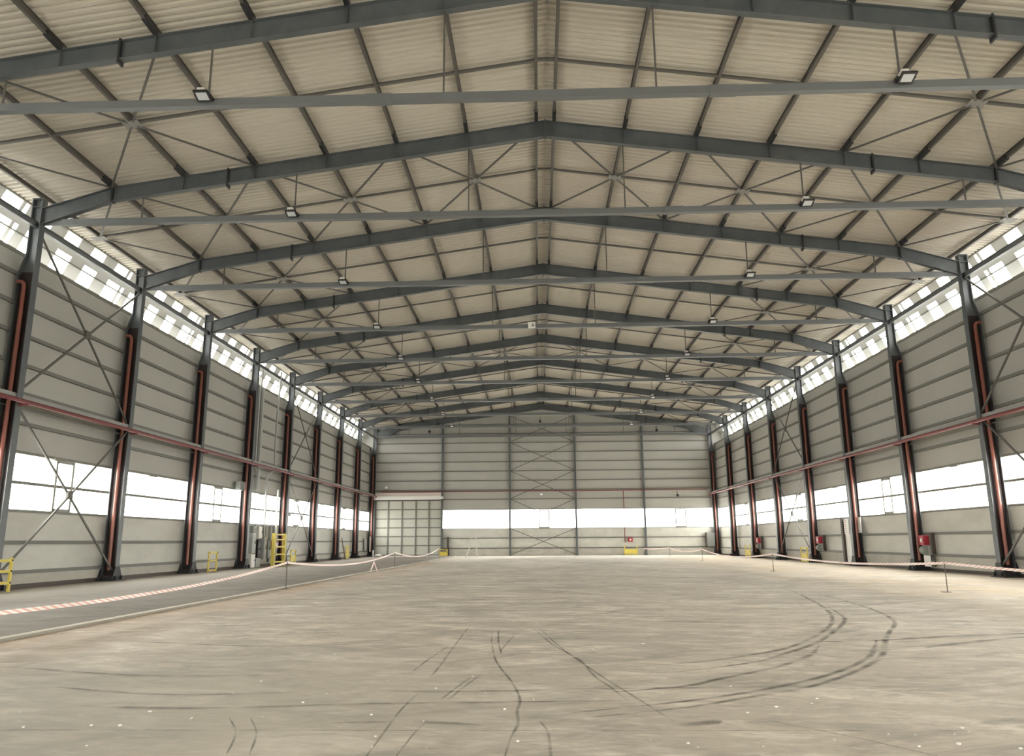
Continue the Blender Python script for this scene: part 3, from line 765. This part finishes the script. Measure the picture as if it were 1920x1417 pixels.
tag(MB().bar((19.15, 39.5, .22), (19.15, 39.5, .75), .05, .05, (1, 0, 0)).build('valve_pipe', M['brown']), 'short brown pipe beside the white panel low on the right wall', 'pipe')

# right wall: door post, red-lettered sign board -------------------------
r = struct(empty('door_2'), 'narrow doorway with dark upright frame in the right wall', 'door')
MB().box(19.0, 19.32, 50.45, 50.75, 0, 2.9).build('frame', M['brown'], r)
MB().box(19.12, 19.20, 49.45, 50.4, .05, 2.86).build('leaf', M['white'], r)
r = thing('sign_board', 'tall white board with red vertical lettering beside the dark door frame', 'sign', (19.05, 49.95, 2.35))
MB().box(0, .03, -.36, .36, -.45, .45).build('board', M['white'], r)
b = MB(); random.seed(3)
for k in range(7):
    z = .38 - k * .12
    for (a, c, d, e_) in ((.02, .10, 0, .08), (.12, .20, .02, .08), (.05, .16, .035, .05)):
        b.box(-.006, 0, a, c, z - .03 + d * .4, z - .03 + e_ * .7)
b.build('lettering', M['red'], r)
tag(MB().box(19.1, 19.14, 47.85, 48.35, 1.95, 2.9).build('wall_notice', M['white']), 'plain white notice panel below the windows on the right wall', 'notice')

# far corners -------------------------------------------------------------
r = thing('equipment_locker', 'dark grey equipment box in the far right corner of the end wall', 'equipment box', (18.3, YE - .5, .9))
MB().box(-.42, .42, -.22, .35, 0, 1.45).build('body', M['midgrey'], r); MB().box(-.50, -.42, -.3, .35, -.05, 1.5).build('side_panel', M['brown'], r)
r = thing('picture_frame_board', 'dark framed white panel low in the far left corner of the side wall', 'panel', (-19.25, 84.3, .7))
MB().box(-.08, 0, -.55, .55, 0, 1.3).build('panel', M['ltgrey'], r); MB().box(-.06, .06, .55, .75, -.05, 1.4).build('frame', M['brown'], r)
tag(MB().box(-19.0, -18.95, 85.0, 85.35, .6, 2.2).build('white_sign', M['white']), 'tall narrow white sign beside the far left corner column', 'sign')
b = MB().ball((-17.9, 84.4, ZP + .12), .28, 12, 8, (1.5, 1, .5)); tag(b.build('white_sack', M['chips']), 'small white sack on the floor in the far left corner', 'sack')
b = MB().tube([(-18.35, 84.0, ZP), (-18.35, 84.0, .75)], .10, 10); tag(b.build('white_tube', M['white']), 'short white tube standing by the far left corner column', 'tube')
tag(MB().box(-10.62, -10.38, YE - .3, YE - .12, .1, 2.1).build('dark_pole', M['brown']), 'dark upright pole right of the sliding door', 'pole')

# platform step ladder before the end wall --------------------------------
r = thing('step_ladder', 'pale folding platform ladder standing before the end wall', 'ladder', (-7.4, 82.5, 0))
for y in (-.3, .3):
    MB().bar((.42, y, .004), (.30, y, 2.2), .06, .06).build('leg', M['alu'], r)
    MB().bar((-.80, y, .004), (-.30, y, 1.15), .06, .06).build('leg', M['alu'], r)
    MB().bar((-.30, y, 1.15), (-.30, y, 2.15), .045, .045).build('handrail', M['alu'], r)
    MB().bar((-.32, y, 2.15), (.55, y, 2.2), .045, .045).build('handrail', M['alu'], r)
MB().box(-.40, .60, -.3, .3, 1.13, 1.19).build('platform', M['alu'], r)
for k in range(4): MB().box(-.72 + k * .11, -.56 + k * .11, -.28, .28, .22 + k * .25, .25 + k * .25).build('step', M['alu'], r)

# ================================================================== ELECTRICS in the fourth left bay
def mbox(name, x0, x1, y0, y1, z0, z1, m, label, cat, door=True):
    r = thing(name, label, cat, ((x0 + x1) / 2, (y0 + y1) / 2, z0))
    dx, dy = abs(x1 - x0) / 2, (y1 - y0) / 2
    MB().box(-dx, dx, -dy, dy, 0, z1 - z0).build('body', M[m], r)
    if door:
        d = MB().box(dx, dx + .02, -dy + .03, dy - .03, .03, z1 - z0 - .03).build('door', M[m], r)
        MB().box(dx + .02, dx + .045, dy - .12, dy - .08, (z1 - z0) * .45, (z1 - z0) * .6).build('handle', M['black'], d)
    return r
XF = -19.10
mbox('electric_cabinet', -19.32, XF, 50.15, 50.75, .95, 2.25, 'ltgrey', 'tall grey electrical cabinet next to the fourth left column', 'electrical cabinet')
mbox('junction_box', -19.32, XF, 50.15, 50.75, 2.28, 2.70, 'midgrey', 'dark grey junction box on top of the tall grey electrical cabinet', 'junction box')
mbox('floor_cabinet', -19.32, -18.95, 49.75, 50.45, ZP, .90, 'white', 'pale cream cabinet low on the floor next to the fourth left column', 'cabinet')
mbox('switch_box', -19.32, XF, 51.25, 51.9, 1.9, 2.70, 'white', 'upper white switch box in the left wall electrical group', 'electrical cabinet')
mbox('switchgear_panel', -19.32, XF + .02, 51.2, 51.75, .66, 1.85, 'black', 'black switchgear panel under the white switch box on the left', 'electrical cabinet')
mbox('lower_box', -19.32, XF, 51.1, 51.85, ZP, .62, 'ltgrey', 'low grey box on the floor under the black switchgear', 'box', False)
mbox('distribution_cabinet', -19.32, -18.95, 51.95, 52.45, .55, 2.0, 'ltgrey', 'light grey distribution cabinet with a pipe coming down into it', 'electrical cabinet')
mbox('control_panel', -19.32, XF, 52.5, 53.0, .95, 1.9, 'black', 'black control panel between the light distribution cabinet and the tall yellow guard', 'electrical cabinet')
mbox('meter_box', -19.32, XF, 53.15, 53.6, .6, 1.75, 'olive', 'grey-green meter box behind the tall yellow guard', 'electrical cabinet')
r = thing('extinguisher_box', 'red extinguisher box behind the rungs of the tall yellow guard', 'extinguisher box', (-18.9, 54.1, 1.2))
MB().box(-.2, .1, -.35, .35, 0, .5).build('body', M['red'], r); MB().box(.1, .115, -.1, .1, .1, .4).build('symbol', M['white'], r)
tag(MB().box(-19.3, -19.18, 50.05, 50.55, 6.3, 12.0).build('cable_duct', M['ltgrey']), 'wide pale cable duct high on the left wall beside the fourth column', 'duct')
tag(MB().tube([(-19.0, 49.9, 13.2), (-19.0, 49.9, 6.9), (-18.8, 49.6, 6.5), (-19.0, 48.9, 6.0)], .05, 8).build('dark_cable_pipe', M['midgrey']), 'dark vertical pipe beside the wide cable duct on the left wall', 'pipe')
tag(MB().box(-19.3, -19.18, 50.75, 51.05, 5.1, 12.0).build('cable_duct', M['ltgrey']), 'narrow pale cable duct right of the dark pipe on the left wall', 'duct')
tag(MB().tube([(-18.75, 52.9, 13.6), (-18.9, 52.95, 10), (-18.9, 53.0, 7.0), (-18.7, 52.9, 6.6), (-19.08, 52.15, 6.2), (-19.08, 52.15, 5.2), (-19.08, 52.2, 2.02)], .07, 10).build('jogged_pipe', M['ltgrey']), 'light grey pipe jogging past the red pipe down to the left cabinets', 'pipe')
tag(MB().tube([(-18.95, 54.2, 5.3), (-18.95, 54.2, 1.8)], .07, 10).build('white_conduit', M['white']), 'white conduit crossing the window above the tall yellow guard', 'conduit')
b = MB()
for (y, ww, z0) in ((50.85, .22, .12), (52.1, .1, 2.15), (52.75, .12, 2.0), (53.7, .18, .3), (54.5, .14, .9)): b.box(-19.32, -19.16, y, y + ww, z0, 2.8)
b.box(-19.32, -19.12, 49.3, 55.0, 2.74, 2.86)
tag(b.build('cable_tray', M['midgrey']), 'grey cable tray with upright channels under the window in the left electrical group', 'cable tray')
tag(MB().bar((-18.95, 49.4, 3.0), (-18.6, 50.3, 2.98), .1, .05).build('swing_arm', M['midgrey']), 'small grey arm sticking out at the fourth left column below the window', 'arm')
# loudspeaker and camera on the left columns
r = thing('wall_speaker', 'grey box loudspeaker with white face beside the fourth left column above the window', 'speaker', (-19.1, 47.7, 4.85))
MB().box(-.2, .1, -.4, .3, 0, .55).build('body', M['midgrey'], r); MB().box(-.12, .12, .3, .36, .05, .5).build('face', M['white'], r)
r = thing('small_wall_lamp', 'small grey lamp on an arm at the fifth left column before the window', 'lamp', (-18.9, 56.5, 3.55))
MB().bar((0, -.4, .1), (0, .1, .1), .04, .04).build('arm', M['midgrey'], r); MB().box(-.1, .1, .0, .35, -.02, .2).build('head', M['midgrey'], r)
# small fittings on the end wall
def wall_lamp(x, z, label, hm, drop=.45):
    r = thing('end_wall_lamp', label, 'lamp', (x, YE - .12, z), 0, 'small lamps on the end wall')
    MB().bar((0, .1, drop), (0, -.25, drop), .06, .06).build('bracket', M['black'], r)
    MB().bar((0, -.25, drop + .03), (0, -.28, 0), .035, .035).build('stem', M['black'], r)
    MB().ball((0, -.28, 0), .16).build('head', M[hm], r)
wall_lamp(-12.7, 13.85, 'small dark lamp high at the left of the end wall', 'black')
wall_lamp(-.1, 14.9, 'small dark lamp high under the gable peak', 'black')
wall_lamp(13.03, 13.75, 'small dark lamp high at the right of the end wall', 'black')
wall_lamp(-.1, 6.72, 'white globe lamp in the middle of the end wall under the red pipe', 'white', .2)
wall_lamp(-17.5, 7.62, 'white lamp above the sliding door header', 'white', -.35)
wall_lamp(15.0, 6.45, 'small dark lamp right of the end wall under the red pipe', 'black', .4)
r = thing('wireless_box', 'small white box fixed to the fourth tie beam left of the ridge', 'box', (-.67, FY(2) - .16, 13.3))
MB().box(-.2, .2, -.06, .06, -.16, .16).build('body', M['white'], r); MB().tube([(.06, -.075, -.02), (.06, -.06, -.02)], .07, 12).build('dial', M['midgrey'], r)

# ================================================================== BARRIER TAPE
def post(x, y, h, label):
    r = thing('tape_post', label, 'post', (x, y, 0), 0, 'thin posts of the barrier tape')
    MB().tube([(0, 0, .008), (0, 0, h)], .015, 8).build('rod', M['rebar'], r)
    MB().box(-.16, .06, -.11, .11, 0, .012).build('foot', M['rebar'], r)
PL = [(-9.48, 4.0, .95), (-9.48, 27.84, .95), (-9.72, 50.1, .98), (-9.87, 73.6, 1.0)]
PRt = [(11.8, 4.5, .9), (11.95, 24.47, .89), (11.66, 41.07, .90), (12.40, 62.1, .92), (12.88, 80.2, .88), (10.9, 85.3, .75)]
for k, (x, y, h) in enumerate(PL):
    if k: post(x, y, h, 'thin dark rod post of the left barrier tape, %s from the camera' % ORD[k - 1])
for k, (x, y, h) in enumerate(PRt[:5]):
    if k: post(x, y, h, 'thin dark rod post of the right barrier tape, %s from the camera' % ORD[k - 1])
def tape(a, b_, sag, label, n=60):
    a, b_ = Vector(a), Vector(b_); P = []
    for i in range(n + 1):
        t = i / n; p = a.lerp(b_, t); p.z -= 4 * sag * t * (1 - t); P.append(p)
    d = (b_ - a).normalized(); sd = Vector((-d.y, d.x, 0)).normalized()
    m = MB()
    m.ribbon(P, .075, lambda i: (Vector((0, 0, 1)) * .97 + sd * .22 * math.sin(i * .35)).normalized(), .26)
    tag(m.build('barrier_tape', M['tape']), label, 'tape', 'spans of red and white barrier tape')
def up(p, d=.03): return (p[0], p[1], p[2] - d)
tape(up(PL[0]), up(PL[1]), .45, 'red and white barrier tape sagging along the left from the lower left edge', 110)
tape(up(PL[1]), up(PL[2]), .36, 'barrier tape sagging between the first and second left rod posts', 90)
tape(up(PL[2]), up(PL[3]), .45, 'barrier tape sagging to the ground between second and third left posts', 90)
tape(up(PRt[0]), up(PRt[1]), .13, 'barrier tape from the right edge to the nearest right rod post', 90)
tape(up(PRt[1]), up(PRt[2]), .20, 'barrier tape between the first and second right rod posts', 90)
tape(up(PRt[2]), up(PRt[3]), .34, 'barrier tape sagging between the second and third right rod posts', 90)
tape(up(PRt[3]), up(PRt[4]), .30, 'barrier tape sagging between the third and fourth right rod posts', 80)
tape(up(PRt[4]), up(PRt[5]), .08, 'short barrier tape past the last right post near the end wall', 20)
m = MB()
for (dx, dy) in ((-.10, -.15), (.10, .2)):
    m.ribbon([(-9.68, 43.6, .55), (-9.68 + dx * .6, 43.6 + dy * .5, .3), (-9.68 + dx * 1.6, 43.6 + dy, .02)], .07, lambda i: (1, 0, 0), .26)
tag(m.build('tape_knot', M['tape']), 'loose tape ends hanging from the sagging left barrier tape', 'tape')
# white chips scattered on the floor
random.seed(11); m = MB()
for k in range(170):
    y = 6.5 + 26 * random.random() ** 1.8; x = random.uniform(-9.2, 9.5) * min(1, .35 + y / 22); r_ = random.uniform(.007, .018)
    if x < XK + .3: x = XK + .5
    n = random.randint(4, 6); a0 = random.random() * 6
    p = [(x + r_ * random.uniform(.6, 1.3) * math.cos(a0 + 2 * PI * i / n), y + r_ * random.uniform(.6, 1.3) * math.sin(a0 + 2 * PI * i / n)) for i in range(n)]
    m.prism(p, .0105, .0105 + r_ * .6, 'z')
tag(m.build('debris_chips', M['chips']), 'tiny white chips scattered over the dusty floor', 'debris', kind='stuff')

# ================================================================== LIGHT: bright overcast sky
w = bpy.data.worlds.new('World'); SC.world = w; w.use_nodes = True; nt = w.node_tree; L = nt.links.new
bg = nt.nodes['Background']
tc = nt.nodes.new('ShaderNodeTexCoord'); sx = nt.nodes.new('ShaderNodeSeparateXYZ'); L(tc.outputs['Generated'], sx.inputs[0])
mr = nt.nodes.new('ShaderNodeMapRange'); L(sx.outputs['Z'], mr.inputs['Value'])
mr.inputs['From Min'].default_value = -.06; mr.inputs['From Max'].default_value = .06; mr.inputs['To Min'].default_value = 0; mr.inputs['To Max'].default_value = 1
mx = nt.nodes.new('ShaderNodeMix'); mx.data_type = 'RGBA'
mx.inputs['A'].default_value = (.46, .44, .40, 1); mx.inputs['B'].default_value = (1.0, .98, .94, 1)
L(mr.outputs[0], mx.inputs['Factor'])
gx = nt.nodes.new('ShaderNodeMapRange'); L(sx.outputs['X'], gx.inputs['Value'])           # brighter cloud on the right side of the hall
gx.inputs['From Min'].default_value = -1; gx.inputs['From Max'].default_value = 1; gx.inputs['To Min'].default_value = .92; gx.inputs['To Max'].default_value = 1.14
vm = nt.nodes.new('ShaderNodeVectorMath'); vm.operation = 'SCALE'; L(mx.outputs['Result'], vm.inputs[0]); L(gx.outputs[0], vm.inputs['Scale']); L(vm.outputs[0], bg.inputs['Color'])
bg.inputs['Strength'].default_value = 10.0

# ================================================================== CAMERA
cd = bpy.data.cameras.new('Camera'); cam = bpy.data.objects.new('Camera', cd); COL.objects.link(cam)
R = Vector((.999396, .034057, -.006982)); U = Vector((.013946, -.208764, .977867)); F = Vector((-.031845, .977373, .209113))
cam.matrix_world = Matrix(((R.x, U.x, -F.x, -.4615), (R.y, U.y, -F.y, 0), (R.z, U.z, -F.z, 1.61), (0, 0, 0, 1)))
cd.sensor_width = 36; cd.lens = 1429.92 / 1920 * 36; cd.clip_end = 500; cd.clip_start = .05
SC.camera = cam
SC.view_settings.view_transform = 'Standard'; SC.view_settings.look = 'None'; SC.view_settings.gamma = 1
SC.view_settings.exposure = 0.80
SC.cycles.max_bounces = 10; SC.cycles.diffuse_bounces = 7; SC.cycles.transparent_max_bounces = 12
SC.cycles.sample_clamp_indirect = 6
